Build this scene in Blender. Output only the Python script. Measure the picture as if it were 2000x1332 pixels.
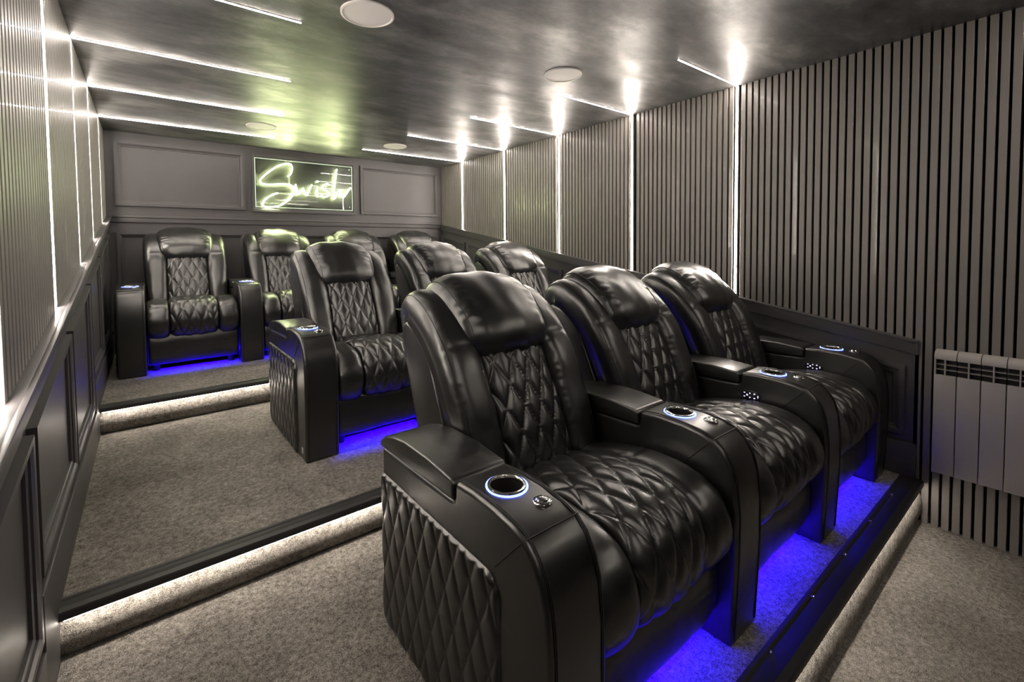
import bpy, bmesh, math, random
from mathutils import Vector, Matrix, noise
random.seed(7)
S = bpy.context.scene
for o in list(bpy.data.objects):
    bpy.data.objects.remove(o)
COL = S.collection

# ------------------------------------------------------------------ camera
cam_d = bpy.data.cameras.new('camera')
cam = bpy.data.objects.new('camera', cam_d)
COL.objects.link(cam)
S.camera = cam
cam_d.sensor_width = 36.0
cam_d.lens = 886.1 / 2000 * 36.0
cam_d.shift_x = (1000 - 961.5) / 2000
cam_d.shift_y = (515.7 - 666) / 2000
cam_d.clip_start = 0.02
_r = Vector((0.79367, -0.608273, -0.009605)); _u = Vector((0.031058, 0.024746, 0.999211)); _f = Vector((0.607555, 0.793342, -0.038531))
cam.matrix_world = Matrix(((_r.x, _u.x, -_f.x, 0.2436), (_r.y, _u.y, -_f.y, -4.9651), (_r.z, _u.z, -_f.z, 1.3765), (0, 0, 0, 1)))

# ------------------------------------------------------------------ world, exposure
wd = bpy.data.worlds.new('world'); S.world = wd; wd.use_nodes = True
wd.node_tree.nodes['Background'].inputs[0].default_value = (1.0, 0.96, 0.92, 1)
wd.node_tree.nodes['Background'].inputs[1].default_value = 0.0
S.view_settings.view_transform = 'Standard'
S.view_settings.look = 'None'
S.view_settings.gamma = 1.0
S.view_settings.use_curve_mapping = False
S.view_settings.exposure = 2.45

WARM = (1.0, 0.90, 0.79)
STRIP_E = 38.0
STEP_E = 9.5
NEON = (0.90, 1.0, 0.50)
NEON_E = 22.0
BLUE = (0.016, 0.0, 1.0)
BLUE_E = 46.0

# ------------------------------------------------------------------ dimensions (metres)
W, H = 3.24, 2.374
H1, H2, H3 = 0.214, 0.355, 0.505
YF, YE1, YE2 = -4.506, -3.228, -1.683
YEND = -7.4
STRIPS = [-3.608, -2.832, -2.056, -1.277, -0.489, -5.16, -5.94]  # last two are invented, behind the camera, to light the front floor and wall
STRIP_LEN = [0.68, 0.825, 0.965, 1.105, 1.212, 0.9, 1.2]
def dado(y): return 1.665 + 0.171 * y

# ------------------------------------------------------------------ materials
def newmat(name):
    m = bpy.data.materials.new(name); m.use_nodes = True
    nt = m.node_tree
    return m, nt, nt.nodes['Principled BSDF']
def N(nt, t, **kw):
    n = nt.nodes.new(t)
    for k, v in kw.items(): setattr(n, k, v)
    return n
def bump(nt, bs, height, strength, dist, normal=None):
    b = N(nt, 'ShaderNodeBump'); b.inputs['Strength'].default_value = strength; b.inputs['Distance'].default_value = dist
    nt.links.new(height, b.inputs['Height'])
    if normal: nt.links.new(normal, b.inputs['Normal'])
    nt.links.new(b.outputs['Normal'], bs.inputs['Normal'])
    return b.outputs['Normal']
def tex(nt, scale, detail=4, rough=0.55, vec='Object', stretch=None):
    tc = N(nt, 'ShaderNodeTexCoord'); out = tc.outputs[vec]
    if stretch:
        mp = N(nt, 'ShaderNodeMapping'); mp.inputs['Scale'].default_value = stretch
        nt.links.new(out, mp.inputs['Vector']); out = mp.outputs['Vector']
    n = N(nt, 'ShaderNodeTexNoise'); n.inputs['Scale'].default_value = scale; n.inputs['Detail'].default_value = detail; n.inputs['Roughness'].default_value = rough
    nt.links.new(out, n.inputs['Vector'])
    return n.outputs['Fac']
def ramp(nt, fac, stops):
    r = N(nt, 'ShaderNodeValToRGB'); e = r.color_ramp.elements
    e[0].position, e[0].color = stops[0][0], (*stops[0][1], 1)
    e[1].position, e[1].color = stops[-1][0], (*stops[-1][1], 1)
    for p, c in stops[1:-1]:
        k = e.new(p); k.color = (*c, 1)
    nt.links.new(fac, r.inputs['Fac'])
    return r.outputs['Color']
def g(v): return (v, v, v)

def leather():
    m, nt, b = newmat('black_leather')
    f = tex(nt, 9, 5)
    nt.links.new(ramp(nt, f, [(0.3, (0.0040, 0.0039, 0.0039)), (0.75, (0.0085, 0.0082, 0.0082))]), b.inputs['Base Color'])
    nt.links.new(ramp(nt, tex(nt, 30, 4), [(0.3, g(0.29)), (0.7, g(0.38))]), b.inputs['Roughness'])
    b.inputs['Specular IOR Level'].default_value = 1.0
    b.inputs['Coat Weight'].default_value = 0.25; b.inputs['Coat Roughness'].default_value = 0.34; b.inputs['Coat IOR'].default_value = 1.6
    v = N(nt, 'ShaderNodeTexVoronoi'); v.inputs['Scale'].default_value = 420
    tc = N(nt, 'ShaderNodeTexCoord'); nt.links.new(tc.outputs['Object'], v.inputs['Vector'])
    n1 = bump(nt, b, v.outputs['Distance'], 0.03, 0.0015)
    bump(nt, b, tex(nt, 13, 2, 0.4), 0.10, 0.006, n1)
    return m
def paint(name, c, r, spec=0.5, var=0.15, sc=6, stretch=None, coat=0, coatr=0.1):
    m, nt, b = newmat(name)
    f = tex(nt, sc, 5, 0.6, stretch=stretch)
    nt.links.new(ramp(nt, f, [(0.3, tuple(x * (1 - var) for x in c)), (0.7, tuple(x * (1 + var) for x in c))]), b.inputs['Base Color'])
    b.inputs['Roughness'].default_value = r
    b.inputs['Specular IOR Level'].default_value = spec
    b.inputs['Coat Weight'].default_value = coat; b.inputs['Coat Roughness'].default_value = coatr
    return m
def carpet():
    m, nt, b = newmat('taupe_carpet')
    fine = tex(nt, 330, 2, 0.6); mid = tex(nt, 60, 4, 0.7); big = tex(nt, 3.5, 4, 0.6)
    mx = N(nt, 'ShaderNodeMix', data_type='FLOAT'); mx.inputs[0].default_value = 0.45
    nt.links.new(fine, mx.inputs[2]); nt.links.new(mid, mx.inputs[3])
    c1 = ramp(nt, mx.outputs[0], [(0.36, (0.07, 0.063, 0.055)), (0.5, (0.28, 0.258, 0.228)), (0.64, (0.52, 0.485, 0.44))])
    c2 = ramp(nt, big, [(0.32, g(0.62)), (0.66, g(1.0))])
    mu = N(nt, 'ShaderNodeMix', data_type='RGBA', blend_type='MULTIPLY'); mu.inputs[0].default_value = 1
    nt.links.new(c1, mu.inputs[6]); nt.links.new(c2, mu.inputs[7])
    nt.links.new(mu.outputs[2], b.inputs['Base Color'])
    b.inputs['Roughness'].default_value = 0.95; b.inputs['Specular IOR Level'].default_value = 0.1
    bump(nt, b, mx.outputs[0], 1.0, 0.012)
    return m
def ceiling_mat():
    m, nt, b = newmat('dark_polished_plaster')
    f = tex(nt, 2.4, 8, 0.66, stretch=(1.0, 2.0, 1)); s = tex(nt, 230, 2, 0.5)
    nt.links.new(ramp(nt, f, [(0.30, (0.032, 0.031, 0.031)), (0.5, g(0.10)), (0.70, (0.27, 0.262, 0.255))]), b.inputs['Base Color'])
    nt.links.new(ramp(nt, tex(nt, 2.6, 6, 0.6, stretch=(1.0, 2.6, 1)), [(0.3, g(0.30)), (0.7, g(0.50))]), b.inputs['Roughness'])
    b.inputs['Metallic'].default_value = 0.45
    b.inputs['Specular IOR Level'].default_value = 0.6
    n1 = bump(nt, b, s, 0.16, 0.004)
    bump(nt, b, tex(nt, 7, 6, 0.65, stretch=(1.6, 3, 1)), 0.16, 0.010, n1)
    return m
def simple(name, c, r=0.5, metal=0.0, spec=0.5, trans=0.0):
    m, nt, b = newmat(name)
    b.inputs['Base Color'].default_value = (*c, 1); b.inputs['Roughness'].default_value = r
    b.inputs['Metallic'].default_value = metal; b.inputs['Specular IOR Level'].default_value = spec
    b.inputs['Transmission Weight'].default_value = trans
    return m
def glow(name, c, e):
    m, nt, b = newmat(name)
    b.inputs['Base Color'].default_value = (0, 0, 0, 1); b.inputs['Specular IOR Level'].default_value = 0
    b.inputs['Emission Color'].default_value = (*c, 1); b.inputs['Emission Strength'].default_value = e
    return m
M = dict(
    leather=leather(), carpet=carpet(), ceiling=ceiling_mat(),
    slat=paint('charcoal_slat', (0.185, 0.171, 0.159), 0.38, 0.5, 0.12, 5, (1, 1, 0.25), 0.10, 0.05),
    felt=simple('black_felt', (0.006, 0.006, 0.006), 0.95, 0, 0.1),
    panel=paint('charcoal_panel_paint', (0.064, 0.060, 0.063), 0.42, 0.5, 0.08, 3),
    trim=paint('black_trim', (0.022, 0.021, 0.021), 0.5, 0.5, 0.1, 8),
    plastic=simple('black_plastic', (0.02, 0.02, 0.021), 0.28),
    chrome=simple('brushed_chrome', (0.78, 0.77, 0.75), 0.16, 1.0),
    white=simple('white_grille', (0.78, 0.75, 0.72), 0.6),
    rad=paint('grey_radiator_enamel', (0.30, 0.28, 0.27), 0.42, 0.5, 0.06, 5),
    strip=glow('warm_white_led', WARM, STRIP_E), step=glow('warm_white_step_led', WARM, STEP_E),
    neon=glow('lime_white_neon', NEON, NEON_E), edge=glow('acrylic_edge_glow', (0.85, 1.0, 0.68), 0.22),
    blue=glow('blue_led', BLUE, BLUE_E), ring=glow('blue_white_ring_led', (0.12, 0.17, 1.0), 1.3), icon=glow('lilac_icon', (0.62, 0.56, 1.0), 0.4),
    acrylic=simple('clear_acrylic', (0.9, 0.95, 0.9), 0.02, 0, 0.3, 1.0),
    thread=simple('black_seam', (0.01, 0.01, 0.01), 0.5),
    tagm=simple('silver_tag', (0.55, 0.55, 0.55), 0.4, 0.3),
)

# ------------------------------------------------------------------ mesh helpers
def mesh_obj(name, verts, faces, mat, parent=None, smooth=None):
    me = bpy.data.meshes.new(name); me.from_pydata(verts, [], faces); me.update()
    return link(name, me, mat, parent, smooth)
def link(name, me, mat, parent=None, smooth=None):
    if mat is not None and not me.materials: me.materials.append(mat)
    if smooth is not None:
        for p in me.polygons: p.use_smooth = True
        if smooth < 180: me.set_sharp_from_angle(angle=math.radians(smooth))
    o = bpy.data.objects.new(name, me); COL.objects.link(o)
    if parent: o.parent = parent
    return o
BOXF = [(0, 3, 2, 1), (4, 5, 6, 7), (0, 1, 5, 4), (1, 2, 6, 5), (2, 3, 7, 6), (3, 0, 4, 7)]
def boxv(x0, x1, y0, y1, z0, z1):
    return [(x0, y0, z0), (x1, y0, z0), (x1, y1, z0), (x0, y1, z0), (x0, y0, z1), (x1, y0, z1), (x1, y1, z1), (x0, y1, z1)]
class MB:
    def __init__(s): s.v = []; s.f = []
    def add(s, v, f):
        n = len(s.v); s.v += list(v); s.f += [tuple(i + n for i in q) for q in f]; return s
    def box(s, *a): return s.add(boxv(*a), BOXF)
    def tube(s, pts, r, seg=8, closed=False, caps=True):
        pts = [Vector(p) for p in pts]; n = len(pts); rings = []
        up = None
        for i, p in enumerate(pts):
            a = pts[(i - 1) % n] if (closed or i > 0) else p
            b = pts[(i + 1) % n] if (closed or i < n - 1) else p
            t = (b - a).normalized()
            if up is None: up = Vector((0, 0, 1)) if abs(t.z) < 0.9 else Vector((1, 0, 0))
            e1 = (up - t * up.dot(t))
            if e1.length < 1e-6: e1 = t.orthogonal()
            e1.normalize(); e2 = t.cross(e1); up = e1
            rings.append([tuple(p + (e1 * math.cos(2 * math.pi * k / seg) + e2 * math.sin(2 * math.pi * k / seg)) * r) for k in range(seg)])
        v = [q for rg in rings for q in rg]; f = []
        for i in range(n if closed else n - 1):
            j = (i + 1) % n
            for k in range(seg):
                l = (k + 1) % seg
                f.append((i * seg + k, i * seg + l, j * seg + l, j * seg + k))
        if caps and not closed:
            f.append(tuple(range(seg - 1, -1, -1))); f.append(tuple((n - 1) * seg + k for k in range(seg)))
        return s.add(v, f)
    def lathe(s, prof, c, seg=32):
        v = []; f = []; n = len(prof)
        for k in range(seg):
            a = 2 * math.pi * k / seg
            for (r, z) in prof: v.append((c[0] + r * math.cos(a), c[1] + r * math.sin(a), c[2] + z))
        for k in range(seg):
            l = (k + 1) % seg
            for i in range(n - 1): f.append((k * n + i, l * n + i, l * n + i + 1, k * n + i + 1))
        return s.add(v, f)
    def prism(s, poly, axis, a, b):
        # poly in the two other axes, extruded along axis from a to b
        n = len(poly)
        def P(p, t):
            if axis == 'x': return (t, p[0], p[1])
            if axis == 'y': return (p[0], t, p[1])
            return (p[0], p[1], t)
        v = [P(p, a) for p in poly] + [P(p, b) for p in poly]
        f = [tuple(range(n)), tuple(range(2 * n - 1, n - 1, -1))] + [(i, n + i, n + (i + 1) % n, (i + 1) % n) for i in range(n)]
        return s.add(v, f)
    def obj(s, name, mat, parent=None, smooth=None):
        me = bpy.data.meshes.new(name); me.from_pydata(s.v, [], s.f); me.update()
        bm = bmesh.new(); bm.from_mesh(me); bmesh.ops.recalc_face_normals(bm, faces=bm.faces); bm.to_mesh(me); bm.free()
        return link(name, me, mat, parent, smooth)
def bevelled(me, w, seg=3, angle=35):
    bm = bmesh.new(); bm.from_mesh(me)
    bmesh.ops.recalc_face_normals(bm, faces=bm.faces)
    es = [e for e in bm.edges if len(e.link_faces) == 2 and e.calc_face_angle(0) > math.radians(angle)]
    bmesh.ops.bevel(bm, geom=es, offset=w, segments=seg, profile=0.6, affect='EDGES', clamp_overlap=True)
    bm.to_mesh(me); bm.free()
def meshof(mb):
    me = bpy.data.meshes.new('m'); me.from_pydata(mb.v, [], mb.f); me.update(); return me
def tag(o, label, cat, group=None):
    o['label'] = label; o['category'] = cat
    if group: o['group'] = group
    return o
def struct(o): o['kind'] = 'structure'; return o
def empty(name, loc=(0, 0, 0)):
    o = bpy.data.objects.new(name, None); COL.objects.link(o); o.location = loc; o.empty_display_size = 0.1; return o
def spline(pts, n=6):
    P = [Vector(p) for p in pts]; P = [P[0] * 2 - P[1]] + P + [P[-1] * 2 - P[-2]]; out = []
    for i in range(1, len(P) - 2):
        for k in range(n):
            t = k / n; a, b, c, d = P[i - 1], P[i], P[i + 1], P[i + 2]
            out.append(0.5 * ((2 * b) + (c - a) * t + (2 * a - 5 * b + 4 * c - d) * t * t + (3 * b - a - 3 * c + d) * t ** 3))
    out.append(P[-2]); return out

# ------------------------------------------------------------------ the shell
struct(MB().box(-0.1, W + 0.1, YEND, YF + 0.03, -0.1, 0).obj('floor', M['carpet']))
def tier(name, y0, y1, ztop, zlow):
    # carpeted platform with a rolled carpet riser below the black nosing
    o = struct(MB().box(-0.02, W + 0.02, y0 + 0.03, y1, -0.1, ztop).obj(name, M['carpet']))
    n = 10; r = ztop - 0.035 - zlow; prof = [(y0 + 0.03, zlow)]
    for i in range(n + 1):
        a = i / n
        prof.append((y0 + 0.018 - 0.024 * math.sin(math.pi * min(1, a * 0.92 + 0.08)), zlow + 0.002 + (r - 0.004) * a))
    prof.append((y0 + 0.03, zlow + r))
    MB().prism(prof, 'x', 0.0, W).obj('riser', M['carpet'], o, 60)
    return o
tier('floor.001', YF, YE1 + 0.03, H1, 0.0)
tier('floor.002', YE1, YE2 + 0.03, H2, H1)
tier('floor.003', YE2, 0.02, H3, H2)
for i, (y, z, zl, d) in enumerate([(YF, H1, 0, 0.075), (YE1, H2, H1, 0.06), (YE2, H3, H2, 0.06)]):
    t = struct(MB().prism([(y - 0.012, z - 0.022), (y - 0.012, z - 0.004), (y - 0.008, z + 0.002), (y + 0.012, z + 0.004), (y + 0.016, z + 0.001), (y + d - 0.014, z + 0.001),
                           (y + d - 0.010, z + 0.005), (y + d, z + 0.005), (y + d, z - 0.022)], 'x', 0.02, W - 0.02).obj('trim_%d' % (i + 1), M['trim'], None, 40))
    if i == 0:
        for k in range(9):
            MB().lathe([(0.0001, 0.009), (0.004, 0.008), (0.006, 0.004), (0.006, 0.0)], (0.3 + k * 0.33, y + d - 0.02, z), 10).obj('screw_head', M['chrome'], t, 60)

struct(MB().box(-0.1, W + 0.1, YEND, 0.1, H, H + 0.08).obj('ceiling', M['ceiling']))

PITCH, SLW, SLD = 0.0363, 0.0262, 0.018
def slat_mesh(z0a, z0b, ztop, side):
    # one slat: sloping foot on the dado rail; local y 0..SLW, x towards the room
    x0, x1 = (-SLD, 0.0) if side < 0 else (0.0, SLD)
    b = 0.0015
    poly = [(x0, 0), (x1, 0), (x1, SLW), (x0, SLW)]
    if side < 0: poly = [(x0, 0), (x1 - b, 0), (x1, b), (x1, SLW - b), (x1 - b, SLW), (x0, SLW)]
    else: poly = [(x1, 0), (x1, SLW), (x0 + b, SLW), (x0, SLW - b), (x0, b), (x0 + b, 0)]
    n = len(poly)
    v = [(x, y, z0a + (z0b - z0a) * y / SLW) for x, y in poly] + [(x, y, ztop) for x, y in poly]
    f = [tuple(range(n)), tuple(range(2 * n - 1, n - 1, -1))] + [(i, n + i, n + (i + 1) % n, (i + 1) % n) for i in range(n)]
    return v, f
def slat_wall(side):
    nm = 'wall_left' if side < 0 else 'wall_right'
    xw = 0.0 if side < 0 else W
    xb = xw + side * SLD
    w = struct(MB().box(min(xb, xb + side * 0.1), max(xb, xb + side * 0.1), YEND, 0.02, -0.1, H).obj(nm, M['felt']))
    dend = YEND if side < 0 else -4.485
    y = -0.004 - SLW
    while y > -5.7:
        if not any(abs(y + SLW / 2 - s) < 0.017 for s in STRIPS[:5]):
            if y > dend: z0a, z0b = dado(y) - 0.01, dado(y + SLW) - 0.01
            else: z0a = z0b = 0.0
            v, f = slat_mesh(z0a, z0b, H, side)
            o = MB().add(v, f).obj('slat', M['slat'], w)
            o.location = (xw, y, 0)
        y -= PITCH
    # dado: backing board, sloping rail, moulded panels, stepped skirting
    s = -side
    def px(d): return xw + s * d
    def slab(name, poly, d0, d1, mat='panel', bev=0.003):
        mb = MB().prism(poly, 'x', px(d0), px(d1)); me = meshof(mb)
        if bev: bevelled(me, bev, 2)
        return link(name, me, M[mat], w, 40)
    ye = 0.0
    slab('dado_board', [(dend, 0.0), (ye, 0.0), (ye, dado(ye) - 0.02), (dend, dado(dend) - 0.02)], -SLD, 0.0, bev=0)
    rp = [(dend, dado(dend) - 0.072), (ye, dado(ye) - 0.072), (ye, dado(ye)), (dend, dado(dend))]
    slab('dado_rail', rp, -SLD, 0.024, bev=0.004)
    slab('rail_cap', [(dend, dado(dend) - 0.012), (ye, dado(ye) - 0.012), (ye, dado(ye) + 0.002), (dend, dado(dend) + 0.002)], 0.022, 0.036, bev=0.004)
    gaps = [-4.19, -3.42, -2.655, -1.875, -1.10, -0.32] if side < 0 else [-4.455, -3.68, -2.9, -2.12, -1.34, -0.56]
    gaps = [gaps[0] - 0.775] + gaps
    for i in range(len(gaps)):
        a = gaps[i] + 0.018; b = (gaps[i + 1] if i + 1 < len(gaps) else 0.0) - 0.018
        if a < dend: continue
        base = H1 if b < -3.3 else (H2 if b < -1.8 else H3)
        zb = base + 0.205
        ta, tb = dado(a) - 0.142, dado(b) - 0.142
        def quad(k): return [(a + k, zb + k), (b - k, zb + k), (b - k, tb - k), (a + k, ta - k)]
        ring('panel_moulding', quad(0), quad(0.030), 0.0, 0.020, px, w)
        ring('panel_bead', quad(0.030), quad(0.044), 0.0, 0.010, px, w)
    segs = [(YEND, -3.42, H1), (-3.42, -1.835, H2), (-1.835, 0.0, H3)] if side < 0 else [(-4.485, -3.42, H1), (-3.42, -1.835, H2), (-1.835, 0.0, H3)]
    for a, b, hh in segs:
        slab('skirting', [(a, hh - (0.2 if hh > H1 else 0)), (b, hh - (0.2 if hh > H1 else 0)), (b, hh + 0.168), (a, hh + 0.168)], 0.0, 0.020)
    return w
def ring(name, out, inn, d0, d1, px, parent, axis='x'):
    # a mitred picture-frame moulding between two quads
    def P(p, d): return (px(d), p[0], p[1]) if axis == 'x' else (p[0], px(d), p[1])
    v = [P(p, d0) for p in out] + [P(p, d1) for p in out] + [P(p, d1 * 0.75) for p in inn] + [P(p, d0) for p in inn]
    mid = [((o[0] * 0.35 + i[0] * 0.65), (o[1] * 0.35 + i[1] * 0.65)) for o, i in zip(out, inn)]
    v[8:8] = [P(p, d1) for p in mid]
    f = []
    for r in range(4):
        for k in range(4):
            l = (k + 1) % 4
            f.append((r * 4 + k, r * 4 + l, (r + 1) * 4 + l, (r + 1) * 4 + k))
    return MB().add(v, f).obj(name, M['panel'], parent)
wall_l = slat_wall(-1)
wall_r = slat_wall(1)
struct(MB().box(-0.12, W + 0.12, YEND - 0.1, YEND, -0.1, H + 0.08).obj('wall_front', M['trim']))

# back wall with moulded panels
wb = struct(MB().box(-0.1, W + 0.1, 0.0, 0.1, -0.1, H).obj('wall_back', M['panel']))
pyb = lambda d: -d
for (x0, x1, z0, z1) in [(0.062, 1.032, 1.752, 2.298), (1.095, 2.126, 1.742, 2.308), (2.184, 3.178, 1.756, 2.294), (0.06, 1.026, 0.72, 1.532), (1.095, 2.126, 0.72, 1.527), (2.184, 3.17, 0.72, 1.522)]:
    def q4(k): return [(x0 + k, z0 + k), (x1 - k, z0 + k), (x1 - k, z1 - k), (x0 + k, z1 - k)]
    ring('panel_moulding', q4(0), q4(0.034), 0.0, 0.028, pyb, wb, 'y')
    ring('panel_bead', q4(0.034), q4(0.046), 0.0, 0.008, pyb, wb, 'y')
for z0, z1, d in [(1.612, 1.662, 0.022), (1.652, 1.670, 0.036)]:
    me = meshof(MB().box(0, W, -d, 0, z0, z1)); bevelled(me, 0.004, 2)
    link('dado_rail', me, M['panel'], wb, 40)
me = meshof(MB().box(0, W, -0.02, 0, H3 - 0.02, H3 + 0.168)); bevelled(me, 0.003, 2)
bb = struct(link('baseboard_back', me, M['panel'], None, 40))

# ------------------------------------------------------------------ LED strips, plus added fill pairs behind the camera
ORD = ['first', 'second', 'third', 'fourth', 'fifth']
for k, y in enumerate(STRIPS):
    n = ORD[4 - k] if k < 5 else ('added unseen sixth', 'added unseen seventh')[k - 5]  # sixth and seventh: unseen fill strips on the ceiling, added to brighten the front
    for side in (-1, 1):
        xw = 0.0 if side < 0 else W
        wn = 'slat wall opposite the radiator' if side < 0 else 'slat wall with the radiator'
        inw = -side
        zf = dado(y)
        t = empty('led_light_strip', (xw, y, zf)) if k < 5 else None
        if t: tag(t, '%s upright white LED strip from the sign wall, in the %s' % (n, wn), 'light strip', 'upright LED strips in the slat walls')
        zz = H - zf
        rc = 0.006 if side < 0 else 0.0
        if t: MB().box(*sorted((side * SLD, inw * (-0.001 - rc))), -0.0095, 0.0095, 0.004, zz).obj('channel', M['slat'], t)
        if t: MB().box(*sorted((inw * (-0.001 - rc), inw * (0.0020 - rc))), -0.0045, 0.0045, 0.004, zz - 0.006).obj('diffuser', M['strip'], t)
        c = empty('led_light_strip', (xw, y, H))
        tag(c, '%s ceiling LED strip from the sign wall, starting %s' % (n, 'opposite the radiator wall' if side < 0 else 'at the radiator wall'), 'light strip', 'ceiling LED strips')
        L = STRIP_LEN[k]
        MB().box(*sorted((0, inw * (L + 0.004))), -0.0085, 0.0085, -0.0012, 0.0).obj('channel', M['trim'], c)
        MB().box(*sorted((inw * 0.003, inw * L)), -0.0033, 0.0033, -0.0024, -0.0012).obj('diffuser', M['strip'], c)
for i, (y, z, nm) in enumerate([(YF, H1, 'lowest'), (YE1, H2, 'middle'), (YE2, H3, 'top')]):
    o = MB().box(0.03, W - 0.03, y - 0.0095, y - 0.002, z - 0.0255, z - 0.0222).obj('led_light_strip', M['step'])
    tag(o, 'warm white LED strip tucked under the black nosing of the %s step' % nm, 'light strip', 'LED strips under the step nosings')

# ------------------------------------------------------------------ ceiling speakers
for (x, y, lab) in [(1.03, -3.08, 'side opposite the radiator, far from the sign wall'), (2.21, -3.09, 'radiator side, far from the sign wall'), (1.03, -0.86, 'side opposite the radiator, close to the sign'), (2.235, -0.81, 'radiator side, close to the sign wall')]:
    t = empty('ceiling_speaker', (x, y, H))
    tag(t, 'round white ceiling speaker on the ' + lab, 'speaker', 'round ceiling speakers')
    MB().lathe([(0.111, 0.0), (0.111, -0.006), (0.107, -0.008), (0.103, -0.008), (0.103, -0.003)], (0, 0, 0), 48).obj('rim', M['white'], t, 40)
    MB().lathe([(0.103, -0.0035), (0.06, -0.0055), (0.0001, -0.006)], (0, 0, 0), 48).obj('grille', M['white'], t, 60)

# ------------------------------------------------------------------ neon sign
sg = empty('neon_sign', (1.60, -0.002, 1.79))
tag(sg, 'glowing yellow-green neon script sign reading Swish on clear board', 'neon sign')
o_ = Vector((1.60, -0.002, 1.79))
def sp(x, z, y): return (x - o_.x, y - o_.y, z - o_.z)
X0, X1, Z0, Z1 = 1.124, 2.080, 1.791, 2.261
mb = MB().box(X0 - o_.x, X1 - o_.x, -0.030, -0.025, Z0 - o_.z, Z1 - o_.z); mb.obj('clear_board', M['acrylic'], sg)
mb = MB(); e = 0.005
for a in [(X0 - e, X1 + e, Z0 - e, Z0), (X0 - e, X1 + e, Z1, Z1 + e), (X0 - e, X0, Z0, Z1), (X1, X1 + e, Z0, Z1)]:
    mb.box(a[0] - o_.x, a[1] - o_.x, -0.031, -0.024, a[2] - o_.z, a[3] - o_.z)
eo = mb.obj('board_edge', M['edge'], sg); eo['label'] = 'board edge glowing pale green'
for (x, z) in [(X0 + 0.03, Z0 + 0.03), (X1 - 0.03, Z0 + 0.03), (X0 + 0.03, Z1 - 0.03), (X1 - 0.03, Z1 - 0.03)]:
    MB().tube([sp(x, z, -0.002), sp(x, z, -0.036)], 0.007, 12).obj('standoff', M['chrome'], sg, 40)
NE = {'letter_s_capital': [[(1.422, 2.107), (1.448, 2.136), (1.462, 2.181), (1.455, 2.224), (1.425, 2.237), (1.384, 2.227), (1.323, 2.198), (1.263, 2.151), (1.203, 2.098), (1.168, 2.053), (1.172, 2.022), (1.22, 2.01), (1.299, 2.018), (1.379, 2.027), (1.44, 2.021), (1.475, 1.991), (1.471, 1.942), (1.436, 1.885), (1.384, 1.839), (1.323, 1.803), (1.253, 1.789), (1.195, 1.792), (1.181, 1.818), (1.196, 1.85), (1.236, 1.889), (1.286, 1.919), (1.321, 1.93)]],
      'letter_w': [[(1.492, 2.031), (1.501, 1.987), (1.511, 1.939), (1.526, 1.94), (1.554, 1.98), (1.565, 1.997), (1.575, 1.965), (1.584, 1.932), (1.601, 1.933), (1.629, 1.985), (1.646, 2.031), (1.654, 2.037)]],
      'letter_i': [[(1.713, 2.024), (1.705, 1.979), (1.706, 1.917)], [(1.709, 2.084), (1.711, 2.070)]],
      'letter_s': [[(1.835, 2.051), (1.807, 2.06), (1.773, 2.04), (1.763, 2.006), (1.806, 1.986), (1.833, 1.965), (1.821, 1.935), (1.781, 1.921), (1.754, 1.931), (1.748, 1.942)]],
      'letter_h': [[(1.917, 2.224), (1.9, 2.119), (1.886, 2.014), (1.874, 1.91), (1.896, 1.922), (1.914, 1.97), (1.938, 1.997), (1.953, 1.995), (1.952, 1.961), (1.963, 1.932), (1.989, 1.934), (2.02, 1.976), (2.057, 2.032), (2.065, 2.026)]]}
for nm, strokes in NE.items():
    mb = MB()
    for st in strokes: mb.tube(spline([sp(x, z, -0.040) for x, z in st], 4), 0.0046, 6)
    mb.obj(nm, M['neon'], sg, 60)
mb = MB()
for st in [[(1.425, 2.105), (1.425, 2.03)], [(1.436, 2.105), (1.436, 2.03)], [(1.325, 1.935), (1.51, 1.935)], [(1.325, 1.926), (1.51, 1.926)], [(1.60, 1.925), (1.75, 1.925)], [(1.66, 2.03), (1.71, 2.03)], [(1.83, 2.05), (1.89, 2.05)]]:
    mb.tube([sp(x, z, -0.036) for x, z in st], 0.0016, 6)
mb.obj('wire', M['tagm'], sg)['kind'] = 'stuff'

# ------------------------------------------------------------------ radiator
SECW = 0.0755
rd = empty('radiator', (W, -4.552, 0.0))
tag(rd, 'grey ribbed panel radiator hung on the slat wall in front of the first step', 'radiator')
fx = -0.095
for k in range(8):
    y1 = -k * SECW; y0 = y1 - SECW + 0.003
    prof = [(fx + 0.004, 0.30), (fx, 0.31), (fx, 0.764), (fx + 0.018, 0.764), (fx + 0.018, 0.30)]
    me = meshof(MB().prism([(p[0], p[1]) for p in prof], 'y', y0, y1)); bevelled(me, 0.0025, 2)
    s_ = link('section', me, M['rad'], rd, 40)
    # rounded hood above the grille
    hood = [(fx, 0.836), (fx, 0.852), (fx + 0.008, 0.866), (fx + 0.025, 0.873), (fx + 0.07, 0.873), (fx + 0.07, 0.862), (fx + 0.03, 0.862), (fx + 0.016, 0.855), (fx + 0.012, 0.836)]
    me = meshof(MB().prism(hood, 'y', y0, y1)); link('hood', me, M['rad'], s_, 40)
    ym = (y0 + y1) / 2
    rib = MB().box(fx + 0.001, fx + 0.03, ym - 0.0025, ym + 0.0025, 0.764, 0.84)
    if k == 0: rib.box(fx + 0.001, fx + 0.06, y1 - 0.006, y1, 0.30, 0.85)
    rib.obj('rib', M['rad'], s_)
    fn = MB()
    for z in (0.788, 0.812): fn.box(fx + 0.006, fx + 0.03, y0, y1, z - 0.0015, z + 0.0015)
    fn.obj('fin', M['rad'], s_)
    MB().box(fx + 0.032, fx + 0.072, y0 + 0.002, y1 - 0.002, 0.31, 0.855).obj('core', M['plastic'], s_)
MB().box(fx + 0.03, -0.0, -0.12, -0.09, 0.70, 0.73).obj('bracket', M['trim'], rd)
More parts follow.
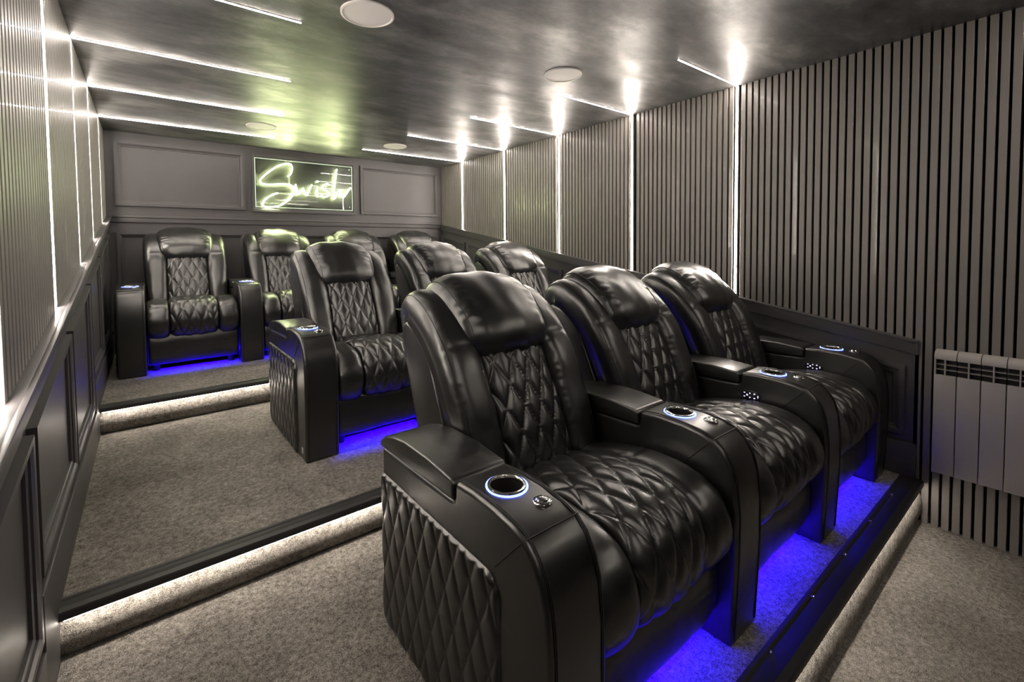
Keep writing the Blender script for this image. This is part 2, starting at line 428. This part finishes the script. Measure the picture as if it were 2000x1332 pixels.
MB().box(fx + 0.03, -0.0, -0.46, -0.43, 0.70, 0.73).obj('bracket', M['trim'], rd)

# ------------------------------------------------------------------ recliners
PIT, AW = 0.735, 0.16
SW = PIT - AW            # seat opening
def sup(a, n): return max(0.0, 1 - abs(a) ** n) ** (1.0 / n)
def quilt(u, v, w, h):
    a = (u / w + v / h); b = (u / w - v / h)
    da = abs(a - round(a)); db = abs(b - round(b)); d = min(da, db)
    e = min(1.0, d / 0.30)
    return 0.75 * math.sqrt(1 - (1 - e) ** 2) + 0.25 * (abs(math.sin(math.pi * a)) * abs(math.sin(math.pi * b)))
def resample(path, n):
    P = spline([(0, y, z) for y, z in path], 10)
    L = [0.0]
    for i in range(1, len(P)): L.append(L[-1] + (P[i] - P[i - 1]).length)
    out = []
    j = 0
    for k in range(n):
        t = L[-1] * k / (n - 1)
        while j < len(L) - 2 and L[j + 1] < t: j += 1
        f = (t - L[j]) / max(1e-9, L[j + 1] - L[j])
        out.append(P[j].lerp(P[j + 1], min(1, f)))
    return out, L[-1]
def pad(path, x0, x1, thick, nu, ns, nx=3.0, nsx=3.5, q=None, wr=0.0, gather=0.0, seed=0.0, taper=None, tuck=0.0, base=0.02, crease=0):
    """Upholstered pad: a sheet swept along a (y,z) path, padded out along its normal and rolled under at its edges."""
    P, L = resample(path, ns)
    v = []; f = []
    for i in range(ns):
        a = P[max(0, i - 1)]; b = P[min(ns - 1, i + 1)]
        t = (b - a).normalized(); nrm = Vector((0, t.z, -t.y))     # path runs so that this points outward
        s = i / (ns - 1); es = sup(2 * s - 1, nsx * 2)
        if taper: k0, k1 = taper(s)
        else: k0, k1 = 0.0, 0.0
        for j in range(nu):
            # denser sampling near the edges
            c = -math.cos(math.pi * j / (nu - 1)); c = 0.55 * c + 0.45 * (2 * j / (nu - 1) - 1)
            u = (c + 1) / 2
            x = (x0 + k0) + u * ((x1 - k1) - (x0 + k0))
            eu = sup(c, nx)
            h = thick * eu * (0.35 + 0.65 * es) if tuck == 0 else thick * eu * es
            if q:
                h += q[2] * (quilt(x, s * L + q[3], q[0], q[1]) - 0.6) * min(1, eu * es * 1.6) * min(1, 12 * s, 12 * (1 - s))
            if wr:
                h += wr * noise.noise(Vector((x * 14 + seed, s * L * 9, seed * 3.1))) * eu
            if crease:
                h -= 0.003 * math.exp(-((s - crease) / 0.014) ** 2) * eu * eu
            if gather:
                ed = max(0.0, abs(c) - 0.55) / 0.45
                h += gather * ed * (1 - ed) * 4 * noise.noise(Vector((seed + 7, s * L * 55, c * 3)))
            p = P[i] + nrm * h
            v.append((x, p.y, p.z))
    for i in range(ns - 1):
        for j in range(nu - 1):
            k = i * nu + j
            f.append((k, k + 1, k + nu + 1, k + nu))
    # back sheet so that the pad is a closed body
    n0 = len(v)
    for i in range(ns):
        a = P[max(0, i - 1)]; b = P[min(ns - 1, i + 1)]
        t = (b - a).normalized(); nrm = Vector((0, t.z, -t.y))
        p = P[i] - nrm * base
        k0, k1 = taper(i / (ns - 1)) if taper else (0, 0)
        v.append((x0 + k0 + 0.004, p.y, p.z)); v.append((x1 - k1 - 0.004, p.y, p.z))
    for i in range(ns - 1):
        k = n0 + 2 * i
        f.append((k, k + 2, k + 3, k + 1))
        f.append((k, i * nu, (i + 1) * nu, k + 2)); f.append((k + 1, k + 3, (i + 1) * nu + nu - 1, i * nu + nu - 1))
    f.append(tuple([n0 + 1] + [j for j in range(nu - 1, -1, -1)] + [n0]))
    e = (ns - 1) * nu
    f.append(tuple([n0 + 2 * (ns - 1)] + [e + j for j in range(nu)] + [n0 + 2 * ns - 1]))
    me = bpy.data.meshes.new('pad'); me.from_pydata(v, [], f); me.update()
    bm = bmesh.new(); bm.from_mesh(me); bmesh.ops.recalc_face_normals(bm, faces=bm.faces); bm.to_mesh(me); bm.free()
    return me
def smooth_me(me, ang=60, mat=None):
    for p in me.polygons: p.use_smooth = True
    if ang < 180: me.set_sharp_from_angle(angle=math.radians(ang))
    if mat: me.materials.append(mat)
    return me

ME = {}
LE = M['leather']
# arm block: side profile extruded across, front waterfall
armp = [(0.735, 0.0), (0.735, 0.545), (0.335, 0.556), (0.322, 0.560), (0.318, 0.606), (0.25, 0.612), (0.17, 0.610), (0.11, 0.602), (0.072, 0.590), (0.045, 0.566), (0.022, 0.530), (0.008, 0.48), (0.0, 0.40), (0.0, 0.28), (0.006, 0.14), (0.014, 0.0)]
me = meshof(MB().prism(armp, 'x', -AW / 2, AW / 2)); bevelled(me, 0.013, 4, 30)
tmp = link('tmp', me, LE); cut = MB().lathe([(0.0001, -0.09), (0.040, -0.09), (0.040, 0.05), (0.0001, 0.05)], (0, 0.222, 0.61), 40).obj('cut', None)
bo = tmp.modifiers.new('b', 'BOOLEAN'); bo.object = cut; bo.operation = 'DIFFERENCE'; bo.solver = 'EXACT'
dg = bpy.context.evaluated_depsgraph_get()
ME['arm'] = bpy.data.meshes.new_from_object(tmp.evaluated_get(dg))
bpy.data.objects.remove(tmp); bpy.data.objects.remove(cut)
smooth_me(ME['arm'], 42)
lidp = [(0.324, 0.560), (0.324, 0.598), (0.334, 0.607), (0.45, 0.616), (0.58, 0.614), (0.66, 0.602), (0.715, 0.585), (0.742, 0.566), (0.742, 0.548)]
me = meshof(MB().prism(lidp, 'x', -AW / 2 - 0.003, AW / 2 + 0.003)); bevelled(me, 0.011, 3, 30)
ME['lid'] = smooth_me(me, 45, LE)
def seam_mesh(lines, r=0.0014):
    mb = MB()
    for l in lines: mb.tube(l, r, 6)
    return smooth_me(meshof(mb), 60, M['thread'])
top = [(0.314, 0.606), (0.25, 0.612), (0.17, 0.610), (0.11, 0.602), (0.073, 0.590), (0.046, 0.567), (0.022, 0.530), (0.008, 0.48), (0.0, 0.40), (0.0, 0.28), (0.006, 0.14), (0.012, 0.02)]
lines = []
for sx in (-1, 1):
    for off in (0.012, 0.016): lines.append(spline([(sx * (AW / 2 - off), y - (0.0005 if z < 0.55 else 0), z + (0.0008 if z > 0.5 else 0)) for y, z in top], 3))
    lines.append([(sx * (AW / 2 + 0.0006), 0.080, 0.582), (sx * (AW / 2 + 0.0008), 0.165, 0.488)])
lines.append([(-AW / 2 + 0.006, 0.0715, 0.591), (AW / 2 - 0.006, 0.0715, 0.591)])
ME['seam'] = seam_mesh(lines)
ll = []
for sx in (-1, 1): ll.append(spline([(sx * (AW / 2 + 0.0035), y, z - 0.013) for y, z in lidp[2:8]], 3))
ME['lidseam'] = seam_mesh(ll, 0.0013)
ME['well'] = smooth_me(meshof(MB().lathe([(0.0405, 0.003), (0.0385, 0.001), (0.037, -0.02), (0.036, -0.078), (0.0001, -0.08)], (0, 0, 0), 40)), 40, M['plastic'])
ME['rim'] = smooth_me(meshof(MB().lathe([(0.0375, -0.002), (0.0375, 0.004), (0.040, 0.0062), (0.0445, 0.0055), (0.0465, 0.002), (0.0465, -0.003)], (0, 0, 0), 48)), 50, M['chrome'])
ME['lightring'] = smooth_me(meshof(MB().lathe([(0.0465, -0.002), (0.0468, 0.0026), (0.0495, 0.0022), (0.0500, -0.002)], (0, 0, 0), 48)), 50, M['ring'])
ME['socket'] = smooth_me(meshof(MB().lathe([(0.0215, -0.003), (0.0215, 0.003), (0.0195, 0.005), (0.014, 0.0055), (0.012, 0.009), (0.0075, 0.0105), (0.0001, 0.011)], (0, 0, 0), 28)), 40, M['chrome'])
# quilted outer side panel
def side_panel():
    y0, y1, z0, z1 = 0.15, 0.731, 0.006, 0.468
    ny, nz = 150, 120; v = []; f = []
    for j in range(nz):
        for i in range(ny):
            y = y0 + (y1 - y0) * i / (ny - 1); z = z0 + (z1 - z0) * j / (nz - 1)
            # round the upper front corner
            d = min(y - y0, y1 - y, z - z0, z1 - z); R = 0.05
            if y < y0 + R and z > z1 - R:
                d = R - math.hypot(y0 + R - y, z - (z1 - R))
            if d < 0:
                cx, cz = y0 + R, z1 - R; l = math.hypot(y - cx, z - cz); y = cx + (y - cx) * R / l; z = cz + (z - cz) * R / l; d = 0
            e = min(1, d / 0.012); e = math.sqrt(1 - (1 - e) ** 2)
            t = e * (0.004 + 0.009 * quilt(y, z, 0.072, 0.165))
            v.append((-AW / 2 + 0.0005 - t, y, z))
    for j in range(nz - 1):
        for i in range(ny - 1):
            k = j * ny + i; f.append((k, k + 1, k + ny + 1, k + ny))
    me = bpy.data.meshes.new('side'); me.from_pydata(v, [], f); me.update()
    bm = bmesh.new(); bm.from_mesh(me); bmesh.ops.reverse_faces(bm, faces=bm.faces) if me.polygons[0].normal.x > 0 else None; bm.to_mesh(me); bm.free()
    return smooth_me(me, 180, LE)
ME['side'] = side_panel()
# remote plate on the face of an arm
hexp = [(0.232, 0.518), (0.248, 0.537), (0.304, 0.537), (0.320, 0.518), (0.304, 0.499), (0.248, 0.499)]
me = meshof(MB().prism(hexp, 'x', -AW / 2 - 0.006, -AW / 2 + 0.002)); bevelled(me, 0.002, 2)
ME['plate'] = smooth_me(me, 35, M['plastic'])
mb = MB()
for (y, z, a, b) in [(0.300, 0.526, 6, 3), (0.300, 0.510, 6, 3), (0.289, 0.518, 6, 6), (0.278, 0.527, 5, 4), (0.278, 0.509, 5, 4), (0.260, 0.527, 6, 4), (0.260, 0.509, 6, 4), (0.246, 0.518, 3, 10)]:
    mb.box(-AW / 2 - 0.0068, -AW / 2 - 0.005, y - a * 0.0005, y + a * 0.0005, z - b * 0.0005, z + b * 0.0005)
ME['icons'] = smooth_me(meshof(mb), 30, M['icon'])
# seat: centre quilt and two bolsters
hw = SW / 2 - 0.003
cw = 0.150
seatp = [(0.54, 0.395), (0.46, 0.425), (0.36, 0.455), (0.25, 0.472), (0.15, 0.470), (0.075, 0.440), (0.045, 0.385), (0.048, 0.325), (0.085, 0.275), (0.12, 0.262)]
ME['seatc'] = smooth_me(pad(seatp, -cw, cw, 0.046, 70, 170, 3.4, 4, (0.075, 0.135, 0.012, 0.03), 0.003, 0.0, 1.0), 180, LE)
sidep = [(0.54, 0.392), (0.46, 0.420), (0.36, 0.448), (0.25, 0.462), (0.15, 0.458), (0.075, 0.430), (0.045, 0.380), (0.048, 0.325), (0.085, 0.275), (0.12, 0.262)]
ME['seatl'] = smooth_me(pad(sidep, -hw, -cw, 0.046, 26, 140, 3.0, 4, None, 0.005, 0.003, 2.0, crease=0.40), 180, LE)
ME['seatr'] = smooth_me(pad(sidep, cw, hw, 0.046, 26, 140, 3.0, 4, None, 0.005, 0.003, 3.0, crease=0.40), 180, LE)
footp = [(0.11, 0.285), (0.075, 0.24), (0.068, 0.17), (0.075, 0.10), (0.10, 0.072)]
ME['foot'] = smooth_me(pad(footp, -hw + 0.004, hw - 0.004, 0.024, 40, 40, 6, 5, None, 0.003, 0.002, 4.0), 180, LE)
# back: centre quilt, two wings, head pillow, shell
backp = [(0.595, 0.820), (0.565, 0.760), (0.53, 0.68), (0.50, 0.60), (0.475, 0.52), (0.46, 0.455), (0.462, 0.43)][::-1]
backp = [(y + 0.055 + 0.03 * max(0, (z - 0.5) / 0.3), z) for y, z in backp][::-1]
ME['backc'] = smooth_me(pad(backp, -0.142, 0.142, 0.050, 64, 130, 3.0, 5, (0.071, 0.150, 0.012, 0.0), 0.003, 0.0, 5.0), 180, LE)
wingp = [(0.915, 0.860), (0.915, 0.915), (0.885, 0.942), (0.840, 0.935), (0.785, 0.905), (0.720, 0.850), (0.655, 0.770), (0.605, 0.670), (0.565, 0.570), (0.535, 0.47), (0.525, 0.43)]
def wing(sgn):
    x0, x1 = (-hw - 0.006, -0.136) if sgn < 0 else (0.136, hw + 0.006)
    def tp(s):
        k = 0.018 * max(0, (s - 0.55) / 0.45); t2 = 0.02 * max(0, (0.18 - s) / 0.18)
        return (k + t2, 0) if sgn < 0 else (0, k + t2)
    me = pad(wingp, x0, x1, 0.066, 30, 120, 2.6, 5, None, 0.005, 0.003, 6.0 + sgn, tp, 0, 0.05, 0.46)
    return smooth_me(me, 180, LE)
ME['wingl'] = wing(-1); ME['wingr'] = wing(1)
def ws(sgn, c):
    P, L = resample(wingp, 60); pts = []
    x0, x1 = (-hw - 0.006, -0.136) if sgn < 0 else (0.136, hw + 0.006)
    for i in range(3, 55):
        a = P[i - 1]; b = P[i + 1]; t = (b - a).normalized(); n = Vector((0, t.z, -t.y)); s = i / 59
        k = 0.018 * max(0, (s - 0.55) / 0.45) + 0.02 * max(0, (0.18 - s) / 0.18)
        xa, xb = (x0 + k, x1) if sgn < 0 else (x0, x1 - k)
        es = sup(2 * s - 1, 10.0)
        p = P[i] + n * (0.066 * sup(c, 2.6) * (0.35 + 0.65 * es) + 0.0008)
        pts.append(((xa + xb) / 2 + sgn * c * (xb - xa) / 2, p.y, p.z))
    return pts
ME['wingseaml'] = seam_mesh([ws(-1, 0.78)], 0.0016); ME['wingseamr'] = seam_mesh([ws(1, 0.78)], 0.0016)
headp = [(0.915, 0.905), (0.912, 0.950), (0.878, 0.976), (0.825, 0.966), (0.768, 0.932), (0.722, 0.890), (0.696, 0.855), (0.694, 0.832), (0.722, 0.818)]
def htp(s): k = 0.014 * max(0, 1 - s / 0.35) + 0.020 * max(0, (s - 0.55) / 0.45); return (k, k)
ME['head'] = smooth_me(pad(headp, -0.203, 0.203, 0.088, 64, 110, 2.7, 4.0, None, 0.005, 0.005, 9.0, htp, 0, 0.05), 180, LE)
def hs(sg): # stitched seam near the pillow ends
    P, L = resample(headp, 40); pts = []
    for i in range(3, 37):
        a = P[i - 1]; b = P[i + 1]; t = (b - a).normalized(); n = Vector((0, t.z, -t.y)); s = i / 39
        es = sup(2 * s - 1, 8.0); k = htp(s)[0]; hwid = 0.203 - k
        p = P[i] + n * (0.088 * sup(0.86, 2.7) * (0.35 + 0.65 * es) + 0.001)
        pts.append((sg * hwid * 0.86, p.y, p.z))
    return pts
ME['headseam'] = seam_mesh([hs(-1), hs(1)], 0.0017)
shell = [(0.56, 0.34), (0.60, 0.47), (0.66, 0.62), (0.735, 0.79), (0.83, 0.88), (0.90, 0.90), (0.935, 0.88), (0.925, 0.80), (0.86, 0.62), (0.79, 0.44), (0.74, 0.20), (0.72, 0.06), (0.60, 0.06)]
me = meshof(MB().prism(shell, 'x', -hw + 0.006, hw - 0.006)); bevelled(me, 0.014, 3, 25)
ME['shell'] = smooth_me(me, 50, LE)
ME['base'] = smooth_me(meshof(MB().box(-hw, hw, 0.17, 0.70, 0.035, 0.36)), 30, M['plastic'])
ME['glow'] = smooth_me(meshof(MB().box(-hw + 0.02, hw - 0.02, 0.128, 0.142, 0.079, 0.086)), 30, M['blue'])
ME['peg'] = smooth_me(meshof(MB().lathe([(0.0001, 0.04), (0.022, 0.04), (0.022, 0.0), (0.0001, 0.0)], (0, 0, 0), 14)), 40, M['plastic'])
def part(name, key, parent, loc=(0, 0, 0), label=None):
    o = bpy.data.objects.new(name, ME[key]); COL.objects.link(o); o.parent = parent; o.location = loc
    if label: o['label'] = label
    if name in ('seam', 'remote_icons'): o['kind'] = 'stuff'
    return o
def arm(parent, x, outer=False, remote=False, tagged=False):
    a = part('armrest', 'arm', parent, (x, 0, 0))
    part('storage_lid', 'lid', a)
    part('seam', 'seam', a)
    part('cup_well', 'well', a, (0, 0.222, 0.611))
    part('cup_rim', 'rim', a, (0, 0.222, 0.611), 'chrome cup holder rim')
    part('light_ring', 'lightring', a, (0, 0.222, 0.611), 'blue glowing ring')
    part('table_socket', 'socket', a, (0.026, 0.132, 0.6045), 'round chrome socket')
    if outer: part('quilted_side_panel', 'side', a)
    if remote:
        part('remote_plate', 'plate', a); part('remote_icons', 'icons', a)
    if tagged: MB().box(-AW / 2 - 0.002, -AW / 2 + 0.001, 0.055, 0.075, 0.035, 0.060).obj('maker_tag', M['tagm'], a)
    return a
def recliner(xc, F, h, label, group, first, last, remote_l=False, remote_r=False, tagged=False):
    t = empty('recliner', (xc, F, h)); tag(t, label, 'recliner', group)
    part('base', 'base', t)
    for sx in (-1, 1):
        for fy in (0.16, 0.66): part('foot', 'peg', t, (sx * (hw - 0.05), fy, 0))
    part('footrest', 'foot', t)
    c = part('seat_quilt', 'seatc', t, label='diamond quilted seat centre'); part('seat_bolster', 'seatl', t); part('seat_bolster', 'seatr', t)
    part('back_shell', 'shell', t); part('back_quilt', 'backc', t, label='diamond quilted back centre'); part('seam', 'wingseaml', part('back_wing', 'wingl', t)); part('seam', 'wingseamr', part('back_wing', 'wingr', t))
    hd = part('headrest', 'head', t); part('seam', 'headseam', hd)
    part('underglow_strip', 'glow', t, label='blue LED strip under the seat')
    arm(t, -PIT / 2, first, remote_l, tagged)
    if last: arm(t, PIT / 2, False, remote_r)
    return t
ROWS = [(0.81, -4.39, H1, 3, 'front', 'recliners of the front row'), (0.82, -2.76, H2, 3, 'middle', 'recliners of the middle row'), (0.075, -1.06, H3, 4, 'back', 'recliners of the back row')]
for x0, F, h, n, rn, grp in ROWS:
    for k in range(n):
        if k == 0: w_ = 'black leather recliner at the %s of the %s row' % ('panelled wall end' if n == 4 else 'aisle end', rn) + (', quilted outer arm side showing' if n == 3 else ', opposite the radiator side')
        elif k == n - 1: w_ = 'black leather recliner at the radiator wall end of the %s row' % rn
        elif n == 3: w_ = 'black leather recliner in the middle of the three of the %s row' % rn
        else: w_ = 'black leather recliner in the back row, %s from the radiator wall' % ('third' if k == 1 else 'second')
        fr = rn == 'front'
        recliner(x0 + AW / 2 + PIT / 2 + k * PIT, F, h, w_, grp, k == 0, k == n - 1, fr and k == 2, fr and k == 2, rn == 'middle' and k == 0)
